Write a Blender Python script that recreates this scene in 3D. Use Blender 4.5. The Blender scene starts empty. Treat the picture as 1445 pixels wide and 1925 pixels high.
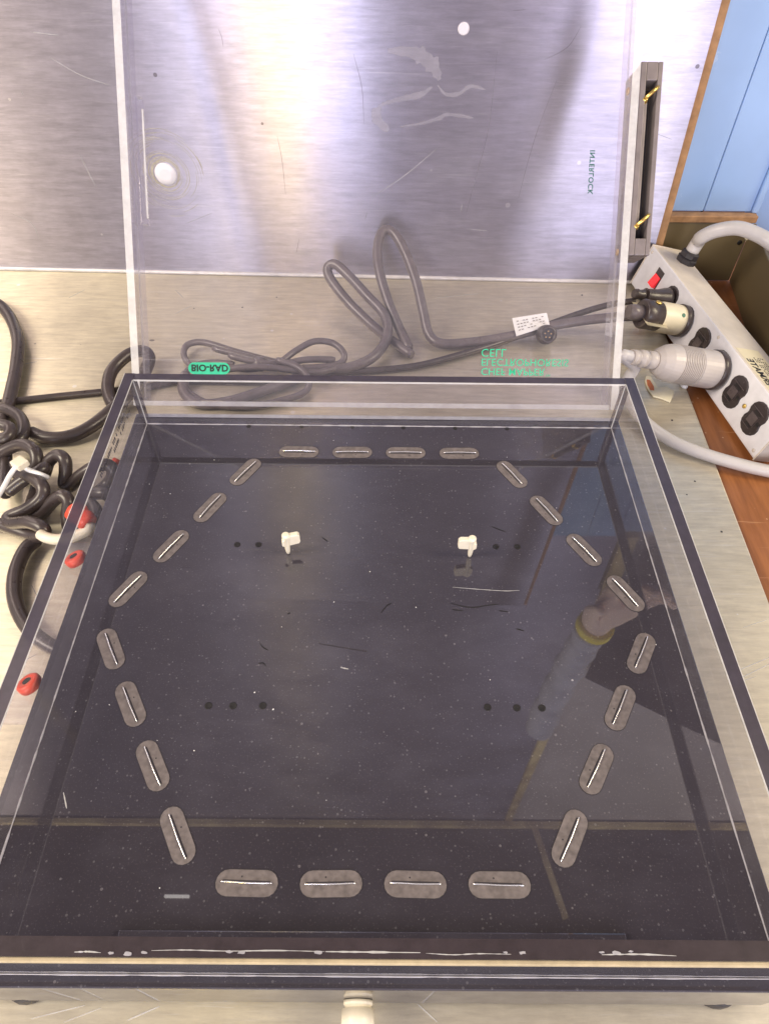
import bpy, bmesh, math, random
from mathutils import Vector, Matrix, Euler
import numpy as np
random.seed(7)
R = math.radians
S = bpy.context.scene
COL = S.collection

# ------------------------------------------------------------------ camera
F = 1317.3                       # focal length in photo pixels (1445 x 1925)
CAM = Vector((0.00292, -0.26453, 0.41994))
ROT = Euler((R(40.982), R(-0.4907), R(0.2496)), 'XYZ')
cd = bpy.data.cameras.new("camera"); co = bpy.data.objects.new("camera", cd); COL.objects.link(co)
co.location = CAM; co.rotation_euler = ROT
cd.sensor_fit = 'VERTICAL'; cd.sensor_height = 24.0; cd.lens = 24.0 * F / 1925.0
cd.clip_start = 0.01; cd.clip_end = 60
S.camera = co
S.view_settings.view_transform = 'Standard'; S.view_settings.look = 'None'
S.view_settings.exposure = 0.24; S.view_settings.gamma = 1.0
S.view_settings.use_curve_mapping = False
S.cycles.max_bounces = 14; S.cycles.transparent_max_bounces = 24
S.cycles.glossy_bounces = 6; S.cycles.diffuse_bounces = 4
S.cycles.caustics_reflective = False; S.cycles.caustics_refractive = False
S.cycles.sample_clamp_indirect = 4.0

# ------------------------------------------------------------------ room light
w = bpy.data.worlds.new("World"); S.world = w; w.use_nodes = True
bg = w.node_tree.nodes["Background"]
bg.inputs[0].default_value = (0.80, 0.74, 0.88, 1); bg.inputs[1].default_value = 0.52

def area(name, loc, target, sx, sy, power, col):
    l = bpy.data.lights.new(name, 'AREA'); l.shape = 'RECTANGLE'; l.size = sx; l.size_y = sy
    l.energy = power; l.color = col
    o = bpy.data.objects.new(name, l); COL.objects.link(o); o.location = loc
    d = Vector(target) - Vector(loc)
    o.rotation_euler = d.to_track_quat('-Z', 'Y').to_euler()
    return o
area("window_light", (-0.78, -1.75, 0.30), (-.2, 0.5, 0.1), 0.24, 1.25, 7.5, (0.76, 0.80, 1.0))
area("window_light", (-0.31, -1.75, 0.30), (-.1, 0.5, 0.1), 0.22, 1.25, 8.5, (0.70, 0.77, 1.0))
area("window_light", (0.84, -1.75, 0.30), (.2, 0.5, 0.1), 0.50, 1.25, 15.0, (0.82, 0.83, 1.0))
area("warm_lamp", (-0.50, -1.70, 0.30), (-.1, 0.5, 0.0), 0.06, 1.2, 10.5, (1.0, 0.76, 0.22))
area("side_fill_light", (-2.3, -0.5, 1.9), (-0.2, 0.3, 0.2), 0.9, 1.4, 70.0, (1.0, 0.87, 0.68))  # warm fill added at the left, out of view, to brighten the bench
area("side_fill_light", (2.2, -0.3, 1.9), (0.2, 0.3, 0.2), 0.9, 1.4, 54.0, (1.0, 0.86, 0.60))  # second warm fill added at the right

# ------------------------------------------------------------------ pixel -> place on a real plane
RM = ROT.to_matrix()
def ray(px, py):
    return RM @ Vector(((px - 722.5) / F, -(py - 962.5) / F, -1.0))
def at(px, py, z):
    d = ray(px, py); return CAM + d * ((z - CAM.z) / d.z)
def aty(px, py, y):
    d = ray(px, py); return CAM + d * ((y - CAM.y) / d.y)

# ------------------------------------------------------------------ materials
def new_mat(name):
    m = bpy.data.materials.new(name); m.use_nodes = True
    nt = m.node_tree
    return m, nt, nt.nodes["Principled BSDF"], nt.nodes["Material Output"]
def N(nt, t, **kw):
    n = nt.nodes.new(t)
    for k, v in kw.items(): setattr(n, k, v)
    return n
def ramp(nt, src, a, b, ca=(0, 0, 0, 1), cb=(1, 1, 1, 1)):
    r = N(nt, 'ShaderNodeValToRGB'); r.color_ramp.elements[0].position = a; r.color_ramp.elements[1].position = b
    r.color_ramp.elements[0].color = ca; r.color_ramp.elements[1].color = cb
    nt.links.new(src, r.inputs[0]); return r.outputs[0]
def mixc(nt, fac, a, b, blend='MIX'):
    m = N(nt, 'ShaderNodeMix', data_type='RGBA', blend_type=blend)
    for i, v in ((0, fac), (6, a), (7, b)):
        if hasattr(v, 'links') or hasattr(v, 'is_linked'): nt.links.new(v, m.inputs[i])
        else: m.inputs[i].default_value = v if i == 0 else (*v, 1)
    return m.outputs[2]
def noise(nt, scale, detail=4, stretch=(1, 1, 1), rough=0.55, rot=(0, 0, 0)):
    tc = N(nt, 'ShaderNodeTexCoord'); mp = N(nt, 'ShaderNodeMapping'); n = N(nt, 'ShaderNodeTexNoise')
    mp.inputs[3].default_value = stretch; mp.inputs[2].default_value = rot
    n.inputs['Scale'].default_value = scale; n.inputs['Detail'].default_value = detail; n.inputs['Roughness'].default_value = rough
    nt.links.new(tc.outputs['Object'], mp.inputs[0]); nt.links.new(mp.outputs[0], n.inputs['Vector'])
    return n.outputs['Fac']
def specks(nt, scale, size, keep, stretch=(1, 1, 1), rot=(0, 0, 0)):
    """irregular specks: voronoi cells, only a share of them filled"""
    tc = N(nt, 'ShaderNodeTexCoord'); mp = N(nt, 'ShaderNodeMapping'); v = N(nt, 'ShaderNodeTexVoronoi')
    mp.inputs[3].default_value = stretch; mp.inputs[2].default_value = rot
    v.inputs['Scale'].default_value = scale
    nt.links.new(tc.outputs['Object'], mp.inputs[0]); nt.links.new(mp.outputs[0], v.inputs['Vector'])
    sep = N(nt, 'ShaderNodeSeparateColor'); nt.links.new(v.outputs['Color'], sep.inputs[0])
    k = N(nt, 'ShaderNodeMath', operation='LESS_THAN'); nt.links.new(sep.outputs[0], k.inputs[0]); k.inputs[1].default_value = keep
    sz = N(nt, 'ShaderNodeMath', operation='MULTIPLY'); nt.links.new(sep.outputs[1], sz.inputs[0]); sz.inputs[1].default_value = size
    d = N(nt, 'ShaderNodeMath', operation='LESS_THAN'); nt.links.new(v.outputs['Distance'], d.inputs[0]); nt.links.new(sz.outputs[0], d.inputs[1])
    o = N(nt, 'ShaderNodeMath', operation='MULTIPLY'); nt.links.new(k.outputs[0], o.inputs[0]); nt.links.new(d.outputs[0], o.inputs[1])
    return o.outputs[0]
def math2(nt, op, a, b):
    m = N(nt, 'ShaderNodeMath', operation=op)
    for i, v in ((0, a), (1, b)):
        if hasattr(v, 'is_linked'): nt.links.new(v, m.inputs[i])
        else: m.inputs[i].default_value = v
    return m.outputs[0]
def bump(nt, h, p, strength=0.2, dist=0.001):
    b = N(nt, 'ShaderNodeBump'); b.inputs['Strength'].default_value = strength; b.inputs['Distance'].default_value = dist
    nt.links.new(h, b.inputs['Height']); nt.links.new(b.outputs[0], p.inputs['Normal'])

def plain(name, col, rough=0.4, metal=0.0, var=0.12, scale=60, spec=0.5, bumpy=0.0, coat=0.0):
    m, nt, p, o = new_mat(name)
    n = noise(nt, scale, 5)
    dark = tuple(c * (1 - var) for c in col); lite = tuple(min(1, c * (1 + var)) for c in col)
    nt.links.new(ramp(nt, n, 0.3, 0.7, (*dark, 1), (*lite, 1)), p.inputs['Base Color'])
    p.inputs['Roughness'].default_value = rough; p.inputs['Metallic'].default_value = metal
    p.inputs['Specular IOR Level'].default_value = spec
    p.inputs['Coat Weight'].default_value = coat
    nt.links.new(ramp(nt, noise(nt, scale * 2.3, 4), 0.2, 0.8, (rough * .8,) * 3 + (1,), (min(1, rough * 1.25),) * 3 + (1,)), p.inputs['Roughness'])
    if bumpy: bump(nt, noise(nt, scale * 6, 3), p, bumpy, 0.0005)
    return m

def steel(name, col, rough, aniso, tangent, grain, stains, metal=0.82):
    m, nt, p, o = new_mat(name)
    fine = noise(nt, 60, 6, grain, 0.7)
    broad = noise(nt, 5, 5, (1, 1, 1), 0.6)
    c = mixc(nt, ramp(nt, broad, 0.3, 0.72), tuple(x * 0.86 for x in col), col)
    c = mixc(nt, ramp(nt, fine, 0.35, 0.7), tuple(x * 0.9 for x in col), c, 'MIX') if False else mixc(nt, 0.6, c, ramp(nt, fine, 0.32, 0.70, (*[x * .58 for x in col], 1), (*[min(1, x * 1.15) for x in col], 1)))
    smear = noise(nt, 11, 6, (1.0, 1.4, 0.45) if stains == 'wall' else (1.3, .7, 1), 0.7)
    c = mixc(nt, ramp(nt, smear, 0.42, 0.62, (.30,) * 3 + (1,), (0, 0, 0, 1)), c, tuple(x * 0.62 for x in col))
    sc1 = specks(nt, 9, 0.05, 0.5, (1, 9, 9) if stains == 'wall' else (1, 14, 1), (0, 0, 0.5))
    hair = None
    for k, rt in enumerate(((0, 0.25, 0), (0, -0.5, 0.3), (0.3, 0.9, 0), (0, 1.35, 0.2))):
        hn = ramp(nt, noise(nt, 30 + 7 * k, 3, (0.5, 14, 14), 0.6, rt), 0.63, 0.68)
        hn = math2(nt, 'MULTIPLY', hn, ramp(nt, noise(nt, 8 + k, 3), 0.42, 0.6))
        hair = hn if hair is None else math2(nt, 'MAXIMUM', hair, hn)
    c = mixc(nt, math2(nt, 'MULTIPLY', hair, 0.22), c, (0.95, 0.93, 0.95))
    # scratches : thin bright noise bands at odd angles
    s_all = None
    for k, (rt, sc) in enumerate((((0.3, 0.5, 0.9), 7), ((0.9, 1.1, -0.5), 9), ((0.2, -0.4, 2.2), 6))):
        nn = noise(nt, sc, 2, (0.6, 22, 22), 0.4, rt)
        b = ramp(nt, nn, 0.735, 0.76)
        gate = ramp(nt, noise(nt, 6 + k, 2), 0.52, 0.6)
        b = math2(nt, 'MULTIPLY', b, gate)
        s_all = b if s_all is None else math2(nt, 'MAXIMUM', s_all, b)
    c = mixc(nt, math2(nt, 'MULTIPLY', s_all, 0.5), c, (0.9, 0.88, 0.88))
    dots = specks(nt, 55, 0.16, 0.10)
    c = mixc(nt, math2(nt, 'MULTIPLY', dots, 0.55), c, (0.92, 0.9, 0.9))
    grime = specks(nt, 38, 0.13, 0.06, (1, 1.6, 1))
    c = mixc(nt, math2(nt, 'MULTIPLY', grime, 0.7), c, (0.10, 0.08, 0.08))
    nt.links.new(c, p.inputs['Base Color'])
    p.inputs['Metallic'].default_value = metal
    p.inputs['Anisotropic'].default_value = aniso
    tv = N(nt, 'ShaderNodeCombineXYZ')
    for i in range(3): tv.inputs[i].default_value = tangent[i]
    nt.links.new(tv.outputs[0], p.inputs['Tangent'])
    rr = mixc(nt, ramp(nt, broad, 0.3, 0.7), (rough * .85,) * 3, (rough * 1.2,) * 3)
    rr = mixc(nt, math2(nt, 'MULTIPLY', s_all, 0.6), rr, (0.6,) * 3)
    nt.links.new(rr, p.inputs['Roughness'])
    bump(nt, fine, p, 0.05, 0.0004)
    return m

M = {}
M['bench'] = steel('bench_steel', (0.90, 0.80, 0.615), 0.38, 0.9, (0.1, 1, 0), (0.5, 3.2, 2.5), 'bench', 0.7)
M['splash'] = steel('backsplash_steel', (0.67, 0.635, 0.73), 0.355, 1.0, (0, 0, 1), (0.5, 2.2, 3.6), 'wall', 0.94)

def clear_mat(name, tint=(0.975, 0.967, 0.98), haze=0.025, gloss=0.015, f0=0.045):
    """clear sheet: light passes, the surface mirrors more the flatter it is seen; a little scuffing"""
    m, nt, p, o = new_mat(name); nt.nodes.remove(p)
    tr = N(nt, 'ShaderNodeBsdfTransparent'); tr.inputs[0].default_value = (*tint, 1)
    gl = N(nt, 'ShaderNodeBsdfGlossy'); gl.inputs[0].default_value = (1, 1, 1, 1); gl.inputs['Roughness'].default_value = gloss
    df = N(nt, 'ShaderNodeBsdfDiffuse'); df.inputs[0].default_value = (0.85, 0.84, 0.88, 1)
    lw = N(nt, 'ShaderNodeLayerWeight'); lw.inputs[0].default_value = 0.5
    p5 = math2(nt, 'POWER', lw.outputs['Facing'], 5.0)
    fr = math2(nt, 'ADD', math2(nt, 'MULTIPLY', p5, 1 - f0), f0)
    m1 = N(nt, 'ShaderNodeMixShader'); m2 = N(nt, 'ShaderNodeMixShader')
    nt.links.new(fr, m1.inputs[0]); nt.links.new(tr.outputs[0], m1.inputs[1]); nt.links.new(gl.outputs[0], m1.inputs[2])
    scuff = ramp(nt, noise(nt, 14, 6, (1, 3, 3), 0.7), 0.45, 0.8, (haze * .5,) * 3 + (1,), (haze * 1.8,) * 3 + (1,))
    nn = noise(nt, 9, 2, (0.5, 26, 26), 0.4, (0.5, 0.8, 0.7))
    sl = math2(nt, 'MULTIPLY', ramp(nt, nn, 0.775, 0.79), 0.12)
    h = math2(nt, 'MAXIMUM', scuff, sl)
    nt.links.new(h, m2.inputs[0]); nt.links.new(m1.outputs[0], m2.inputs[1]); nt.links.new(df.outputs[0], m2.inputs[2])
    nt.links.new(m2.outputs[0], o.inputs[0])
    return m
M['clear'] = clear_mat('clear_acrylic')
M['clear_lid'] = clear_mat('clear_lid_acrylic', (0.975, 0.965, 0.985), 0.018)
M['clear_rim'] = clear_mat('clear_rim_acrylic', (0.94, 0.93, 0.96), 0.06)

def edge_mat(name, col, clearness, rough=0.2):
    m, nt, p, o = new_mat(name)
    n = noise(nt, 90, 5, (1, 1, 1), 0.7)
    nt.links.new(ramp(nt, n, 0.3, 0.75, (*[c * .75 for c in col], 1), (*[min(1, c * 1.2) for c in col], 1)), p.inputs['Base Color'])
    p.inputs['Roughness'].default_value = rough
    p.inputs['Alpha'].default_value = 1 - clearness
    return m
M['edge_dark'] = edge_mat('acrylic_edge_slate', (0.046, 0.038, 0.060), 0.05, 0.3)  # dark colour stands in for internal reflection in the clear edges
M['edge_front'] = edge_mat('acrylic_edge_brown', (0.050, 0.038, 0.044), 0.05, 0.25)  # browner stand-in for internal reflection, front wall only
M['edge_white'] = edge_mat('acrylic_edge_bright', (0.95, 0.93, 0.95), 0.48, 0.2)  # bright colour stands in for light piped out of clear edges
M['edge_warm'] = edge_mat('acrylic_edge_refracted', (0.58, 0.48, 0.32), 0.25, 0.4)  # warm colour stands in for bench light refracted in the chamfer
M['glue'] = edge_mat('glue_line', (0.62, 0.60, 0.66), 0.35, 0.4)

def black_acrylic():
    m, nt, p, o = new_mat('black_acrylic')
    broad = noise(nt, 7, 5)
    c = ramp(nt, broad, 0.3, 0.7, (0.039, 0.035, 0.046, 1), (0.048, 0.043, 0.057, 1))
    d1 = specks(nt, 170, 0.15, 0.16); d2 = specks(nt, 70, 0.06, 0.08); d3 = specks(nt, 420, 0.30, 0.30)
    c = mixc(nt, math2(nt, 'MULTIPLY', d3, 0.12), c, (0.5, 0.48, 0.52))
    c = mixc(nt, math2(nt, 'MULTIPLY', d1, 0.15), c, (0.6, 0.56, 0.6))
    c = mixc(nt, math2(nt, 'MULTIPLY', d2, 0.35), c, (0.85, 0.82, 0.85))
    nn = noise(nt, 14, 2, (1.0, 22, 1), 0.4, (0, 0, 0.12))
    gate = ramp(nt, noise(nt, 7, 2), 0.56, 0.62)
    scr = math2(nt, 'MULTIPLY', ramp(nt, nn, 0.72, 0.75), gate)
    c = mixc(nt, math2(nt, 'MULTIPLY', scr, 0.5), c, (0.012, 0.01, 0.014))
    film = ramp(nt, noise(nt, 11, 6, (1, 1.7, 1), 0.7), 0.48, 0.8)
    c = mixc(nt, math2(nt, 'MULTIPLY', film, 0.07), c, (0.30, 0.29, 0.36))
    grit = ramp(nt, noise(nt, 900, 2), 0.60, 0.75)
    c = mixc(nt, math2(nt, 'MULTIPLY', grit, 0.10), c, (0.5, 0.46, 0.5))
    nt.links.new(c, p.inputs['Base Color'])
    nt.links.new(ramp(nt, noise(nt, 30, 5), 0.3, 0.8, (0.004,) * 3 + (1,), (0.022,) * 3 + (1,)), p.inputs['Roughness'])
    p.inputs['IOR'].default_value = 1.82
    return m
M['black'] = black_acrylic()
M['electrode'] = plain('electrode_insert_grey', (0.165, 0.142, 0.142), 0.42, 0, 0.28, 240, 0.4, 0.1)
nt_ = M['electrode'].node_tree
gp_ = nt_.nodes.new('ShaderNodeNewGeometry')
for n_0 in [n for n in nt_.nodes if n.type == 'MAPPING']: nt_.links.new(gp_.outputs['Position'], n_0.inputs[0])
M['seam_and_shadow'] = plain('dark_seam_and_shadow', (0.030, 0.026, 0.032), 0.5)
M['wire'] = plain('platinum_wire', (0.95, 0.94, 0.93), 0.16, 0.75, 0.05)
M['hole'] = plain('hole_black', (0.006, 0.005, 0.006), 0.6)
M['cream'] = plain('cream_plastic', (0.83, 0.76, 0.62), 0.4, 0, 0.07)
M['white'] = plain('white_plastic', (0.92, 0.91, 0.93), 0.35, 0, 0.05)
M['red'] = plain('red_plastic', (0.78, 0.075, 0.035), 0.35, 0, 0.12, 120)
M['cable_black'] = plain('black_vinyl_cable', (0.058, 0.044, 0.043), 0.30, 0, 0.2, 80)
M['cable_grey'] = plain('dark_grey_cable', (0.15, 0.125, 0.13), 0.30, 0, 0.2, 80)
M['cable_white'] = plain('white_grey_cable', (0.55, 0.525, 0.52), 0.35, 0, 0.08, 40)
M['rubber'] = plain('black_rubber', (0.03, 0.026, 0.03), 0.55)
M['strip_paint'] = plain('white_grey_enamel', (0.82, 0.81, 0.86), 0.38, 0, 0.06, 90, 0.5, 0.08)
M['strip_side'] = plain('beige_grey_enamel', (0.70, 0.63, 0.55), 0.42, 0, 0.08, 60, 0.5, 0.08)
M['outlet'] = plain('black_bakelite', (0.035, 0.026, 0.028), 0.25, 0, 0.2)
M['outlet_worn'] = plain('worn_bakelite', (0.085, 0.066, 0.068), 0.3, 0, 0.3, 200)
M['screw'] = plain('brass_screw', (0.60, 0.40, 0.20), 0.35, 0.8, 0.2)
M['brass'] = plain('polished_brass', (0.74, 0.53, 0.16), 0.28, 0.85, 0.3, 300)
M['bracket'] = plain('bracket_grey_brown', (0.20, 0.17, 0.175), 0.45, 0.2, 0.15, 70, 0.5, 0.1)
M['bracket_dark'] = plain('bracket_recess', (0.06, 0.05, 0.06), 0.5, 0.2, 0.2)
M['bracket_bar'] = plain('bracket_slide_bar', (0.30, 0.255, 0.24), 0.42, 0.3, 0.12)
M['green'] = plain('green_print', (0.045, 0.62, 0.36), 0.45, 0, 0.1, 300)
M['green_dark'] = plain('dark_green_print', (0.02, 0.14, 0.09), 0.45, 0, 0.1, 300)
M['green'].node_tree.nodes['Principled BSDF'].inputs['Alpha'].default_value = 0.8
M['ink'] = plain('black_ink', (0.012, 0.012, 0.016), 0.5)
M['paper'] = plain('white_paper_tag', (0.86, 0.86, 0.88), 0.5, 0, 0.05)
M['label_yellow'] = plain('yellowed_label', (0.78, 0.70, 0.50), 0.45, 0, 0.06)
M['cream_plug'] = plain('cream_plug_nylon', (0.74, 0.66, 0.48), 0.38, 0, 0.08)
M['grey_plug'] = plain('pale_grey_plug', (0.52, 0.475, 0.45), 0.36, 0, 0.06)
M['caulk'] = plain('bright_caulk', (0.80, 0.78, 0.78), 0.35, 0.3, 0.15, 60)
M['water_mark'] = edge_mat('dried_water_mark', (0.80, 0.78, 0.86), 0.86, 0.5)
M['scratch_dark'] = edge_mat('dark_scratch', (0.26, 0.23, 0.28), 0.80, 0.5)
M['scratch_and_glint'] = edge_mat('light_scratch_and_glint', (0.86, 0.84, 0.86), 0.6, 0.4)  # pale scratches, also the glints painted along the front edge
M['scratch_sheen'] = edge_mat('warm_swirl_sheen', (0.88, 0.80, 0.58), 0.6, 0.3)
M['plywood'] = plain('plywood_edge', (0.36, 0.20, 0.095), 0.6, 0, 0.25, 90)
M['trim_wood'] = plain('pale_trim_wood', (0.74, 0.54, 0.30), 0.6, 0, 0.6, 9)
M['dark_paint'] = plain('dark_brown_ceiling_paint', (0.045, 0.032, 0.03), 0.7, 0, 0.15, 6)
M['upper_wall'] = plain('pale_lilac_wall_paint', (0.52, 0.50, 0.56), 0.6, 0, 0.06, 5)
M['orange_scrap'] = plain('burnt_orange_stain', (0.62, 0.20, 0.08), 0.6)
M['scrap'] = plain('yellowed_scrap', (0.86, 0.80, 0.60), 0.5, 0, 0.1)

def wood_mat():
    m, nt, p, o = new_mat('orange_brown_wood')
    g = noise(nt, 9, 7, (9, 0.9, 1), 0.65, (0, 0, 0.1))
    c = ramp(nt, g, 0.3, 0.72, (0.20, 0.070, 0.022, 1), (0.42, 0.165, 0.055, 1))
    c = mixc(nt, math2(nt, 'MULTIPLY', specks(nt, 130, 0.16, 0.2), 0.6), c, (0.62, 0.42, 0.28))
    nn = noise(nt, 12, 2, (0.8, 20, 20), 0.4, (0, 0, 0.9))
    c = mixc(nt, math2(nt, 'MULTIPLY', ramp(nt, nn, 0.71, 0.74), 0.5), c, (0.62, 0.34, 0.18))
    nt.links.new(c, p.inputs['Base Color']); p.inputs['Roughness'].default_value = 0.42
    bump(nt, g, p, 0.15, 0.0008)
    return m
M['wood'] = wood_mat()
def painted_metal(name, col, chip, rough):
    m, nt, p, o = new_mat(name)
    c = ramp(nt, noise(nt, 6, 5), 0.3, 0.7, (*[x * .88 for x in col], 1), (*[x * 1.06 for x in col], 1))
    k = math2(nt, 'MULTIPLY', ramp(nt, noise(nt, 26, 6, (1, 1, 1), 0.75), 0.66, 0.70), 0.8)
    c = mixc(nt, k, c, chip)
    nt.links.new(c, p.inputs['Base Color']); p.inputs['Roughness'].default_value = rough
    bump(nt, noise(nt, 45, 4), p, 0.12, 0.001)
    return m
M['blue'] = painted_metal('blue_enamel', (0.33, 0.50, 0.82), (0.45, 0.60, 0.86), 0.38)
M['olive'] = painted_metal('olive_brown_enamel', (0.155, 0.118, 0.062), (0.24, 0.14, 0.07), 0.5)

# ------------------------------------------------------------------ mesh tools
class MB:
    def __init__(s): s.v = []; s.f = []; s.m = []; s.sm = []
    def add(s, vs, fs, mi=0, smooth=False):
        b = len(s.v); s.v += [tuple(v) for v in vs]
        for f in fs: s.f.append(tuple(b + i for i in f)); s.m.append(mi); s.sm.append(smooth)
        return s
    def box(s, lo, hi, mi=0, X=None, mis=None):
        (a, b, c), (d, e, f) = lo, hi
        vs = [Vector(q) for q in ((a, b, c), (d, b, c), (d, e, c), (a, e, c), (a, b, f), (d, b, f), (d, e, f), (a, e, f))]
        if X: vs = [X(v) for v in vs]
        fs = [(0, 3, 2, 1), (4, 5, 6, 7), (0, 1, 5, 4), (1, 2, 6, 5), (2, 3, 7, 6), (3, 0, 4, 7)]  # -z +z -y +x +y -x
        bb = len(s.v); s.v += [tuple(v) for v in vs]
        for i, ff in enumerate(fs):
            s.f.append(tuple(bb + j for j in ff)); s.m.append(mis[i] if mis else mi); s.sm.append(False)
        return s
    def prism(s, pts, lo, hi, X=None, mi=0, mi_side=None, bevel=0.0):
        """outline pts (x,y) extruded from lo to hi (z), optional rounded upper rim"""
        n = len(pts); T = X or (lambda v: v)
        rings = [(1, lo), (1, hi)]
        if bevel:
            cx = sum(p[0] for p in pts) / n; cy = sum(p[1] for p in pts) / n
            rings = [(0, lo), (0, hi - bevel), (bevel * .35, hi - bevel * .3), (bevel, hi)]
            vs = []
            for off, z in rings:
                for p in pts:
                    r = math.hypot(p[0] - cx, p[1] - cy); k = (r - off) / r if r > 0 else 1
                    vs.append(T(Vector((cx + (p[0] - cx) * k, cy + (p[1] - cy) * k, z))))
        else:
            vs = [T(Vector((p[0], p[1], z))) for _, z in rings for p in pts]
        k = len(rings); fs = []; b = len(s.v)
        s.v += [tuple(v) for v in vs]
        for r in range(k - 1):
            for i in range(n):
                j = (i + 1) % n
                s.f.append((b + r * n + i, b + r * n + j, b + (r + 1) * n + j, b + (r + 1) * n + i)); s.m.append(mi if mi_side is None else mi_side); s.sm.append(False)
        s.f.append(tuple(b + (k - 1) * n + i for i in range(n))); s.m.append(mi); s.sm.append(False)
        s.f.append(tuple(b + i for i in reversed(range(n)))); s.m.append(mi); s.sm.append(False)
        return s
    def lathe(s, prof, O, A, n=20, mi=0, caps=True, smooth=True):
        """profile [(r, h)] turned about the axis A through O"""
        A = Vector(A).normalized(); U = A.orthogonal().normalized(); W = A.cross(U); b = len(s.v)
        for r, h in prof:
            for i in range(n):
                t = 2 * math.pi * i / n
                s.v.append(tuple(Vector(O) + A * h + (U * math.cos(t) + W * math.sin(t)) * r))
        for k in range(len(prof) - 1):
            for i in range(n):
                j = (i + 1) % n
                s.f.append((b + k * n + i, b + k * n + j, b + (k + 1) * n + j, b + (k + 1) * n + i)); s.m.append(mi); s.sm.append(smooth)
        if caps:
            s.f.append(tuple(b + i for i in reversed(range(n)))); s.m.append(mi); s.sm.append(False)
            s.f.append(tuple(b + (len(prof) - 1) * n + i for i in range(n))); s.m.append(mi); s.sm.append(False)
        return s
    def tube(s, pts, r, n=12, mi=0, sub=8, closed_caps=True, flat=1.0):
        P = spline(pts, sub); m = len(P); T = []
        for i in range(m):
            T.append((P[min(i + 1, m - 1)] - P[max(i - 1, 0)]).normalized())
        U = T[0].orthogonal().normalized(); b = len(s.v)
        for i in range(m):
            U = (U - T[i] * U.dot(T[i])).normalized(); W = T[i].cross(U)
            rr = r if not callable(r) else r(i / (m - 1))
            e = 1.0
            if closed_caps and (i == 0 or i == m - 1): e = 0.7
            for k in range(n):
                t = 2 * math.pi * k / n
                s.v.append(tuple(P[i] + (U * math.cos(t) + W * math.sin(t)) * rr * e))
        for i in range(m - 1):
            for k in range(n):
                j = (k + 1) % n
                s.f.append((b + i * n + k, b + i * n + j, b + (i + 1) * n + j, b + (i + 1) * n + k)); s.m.append(mi); s.sm.append(True)
        s.f.append(tuple(b + i for i in reversed(range(n)))); s.m.append(mi); s.sm.append(False)
        s.f.append(tuple(b + (m - 1) * n + i for i in range(n))); s.m.append(mi); s.sm.append(False)
        return s
    def build(s, name, mats, parent=None, bev=0.0):
        me = bpy.data.meshes.new(name); me.from_pydata(s.v, [], s.f)
        for m in (mats if isinstance(mats, (list, tuple)) else [mats]): me.materials.append(M[m])
        me.polygons.foreach_set('material_index', s.m); me.polygons.foreach_set('use_smooth', s.sm)
        me.update()
        o = bpy.data.objects.new(name, me); COL.objects.link(o)
        if parent:
            o.parent = parent
            W = world(parent)
            o.matrix_parent_inverse = W.inverted()
        if bev:
            b = o.modifiers.new('bevel', 'BEVEL'); b.width = bev; b.segments = 2; b.limit_method = 'ANGLE'; b.angle_limit = R(35)
        return o
def world(o):
    m = o.matrix_basis.copy()
    if o.parent: m = world(o.parent) @ o.matrix_parent_inverse @ m
    return m
def spline(pts, sub):
    P = [Vector(p) for p in pts]
    if len(P) == 2: return [P[0].lerp(P[1], i / sub) for i in range(sub + 1)]
    Q = [P[0] * 2 - P[1]] + P + [P[-1] * 2 - P[-2]]; out = []
    for i in range(1, len(Q) - 2):
        a, b, c, d = Q[i - 1], Q[i], Q[i + 1], Q[i + 2]
        for k in range(sub):
            t = k / sub
            out.append(0.5 * ((2 * b) + (c - a) * t + (2 * a - 5 * b + 4 * c - d) * t * t + (3 * b - a - 3 * c + d) * t ** 3))
    out.append(P[-1]); return out
def tag(o, label=None, cat=None, group=None, kind=None):
    for k, v in (('label', label), ('category', cat), ('group', group), ('kind', kind)):
        if v: o[k] = v
    return o
def thing(name, loc, label, cat, group=None):
    o = bpy.data.objects.new(name, None); COL.objects.link(o); o.location = loc; o.empty_display_size = 0.02
    return tag(o, label, cat, group)
def stadium(L, Wd, n=8):
    r = Wd / 2; h = L / 2 - r; pts = []
    for k in range(n + 1): a = -math.pi / 2 + math.pi * k / n; pts.append((h + r * math.cos(a), r * math.sin(a)))
    for k in range(n + 1): a = math.pi / 2 + math.pi * k / n; pts.append((-h + r * math.cos(a), r * math.sin(a)))
    return pts
def circ(r, n=20, cx=0, cy=0): return [(cx + r * math.cos(2 * math.pi * i / n), cy + r * math.sin(2 * math.pi * i / n)) for i in range(n)]
def lettering(name, body, X, size, mat, parent, bold=0.0, spacing=1.0, ext=0.00015):
    """flat print: a text outline made into a mesh; X maps (tx, ty, tz) to the surface"""
    cu = bpy.data.curves.new(name, 'FONT'); cu.body = body; cu.size = size; cu.extrude = ext
    cu.offset = bold; cu.space_character = spacing; cu.resolution_u = 3
    tmp = bpy.data.objects.new(name, cu); COL.objects.link(tmp)
    dg = bpy.context.evaluated_depsgraph_get()
    me = bpy.data.meshes.new_from_object(tmp.evaluated_get(dg))
    bpy.data.objects.remove(tmp); bpy.data.curves.remove(cu)
    mb = MB(); mb.add([X(v.co) for v in me.vertices], [tuple(p.vertices) for p in me.polygons])
    wmax = max(v.co.x for v in me.vertices); bpy.data.meshes.remove(me)
    return mb.build(name, mat, parent)

BZ = -0.060                                     # bench height (tank floor is 0)

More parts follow.
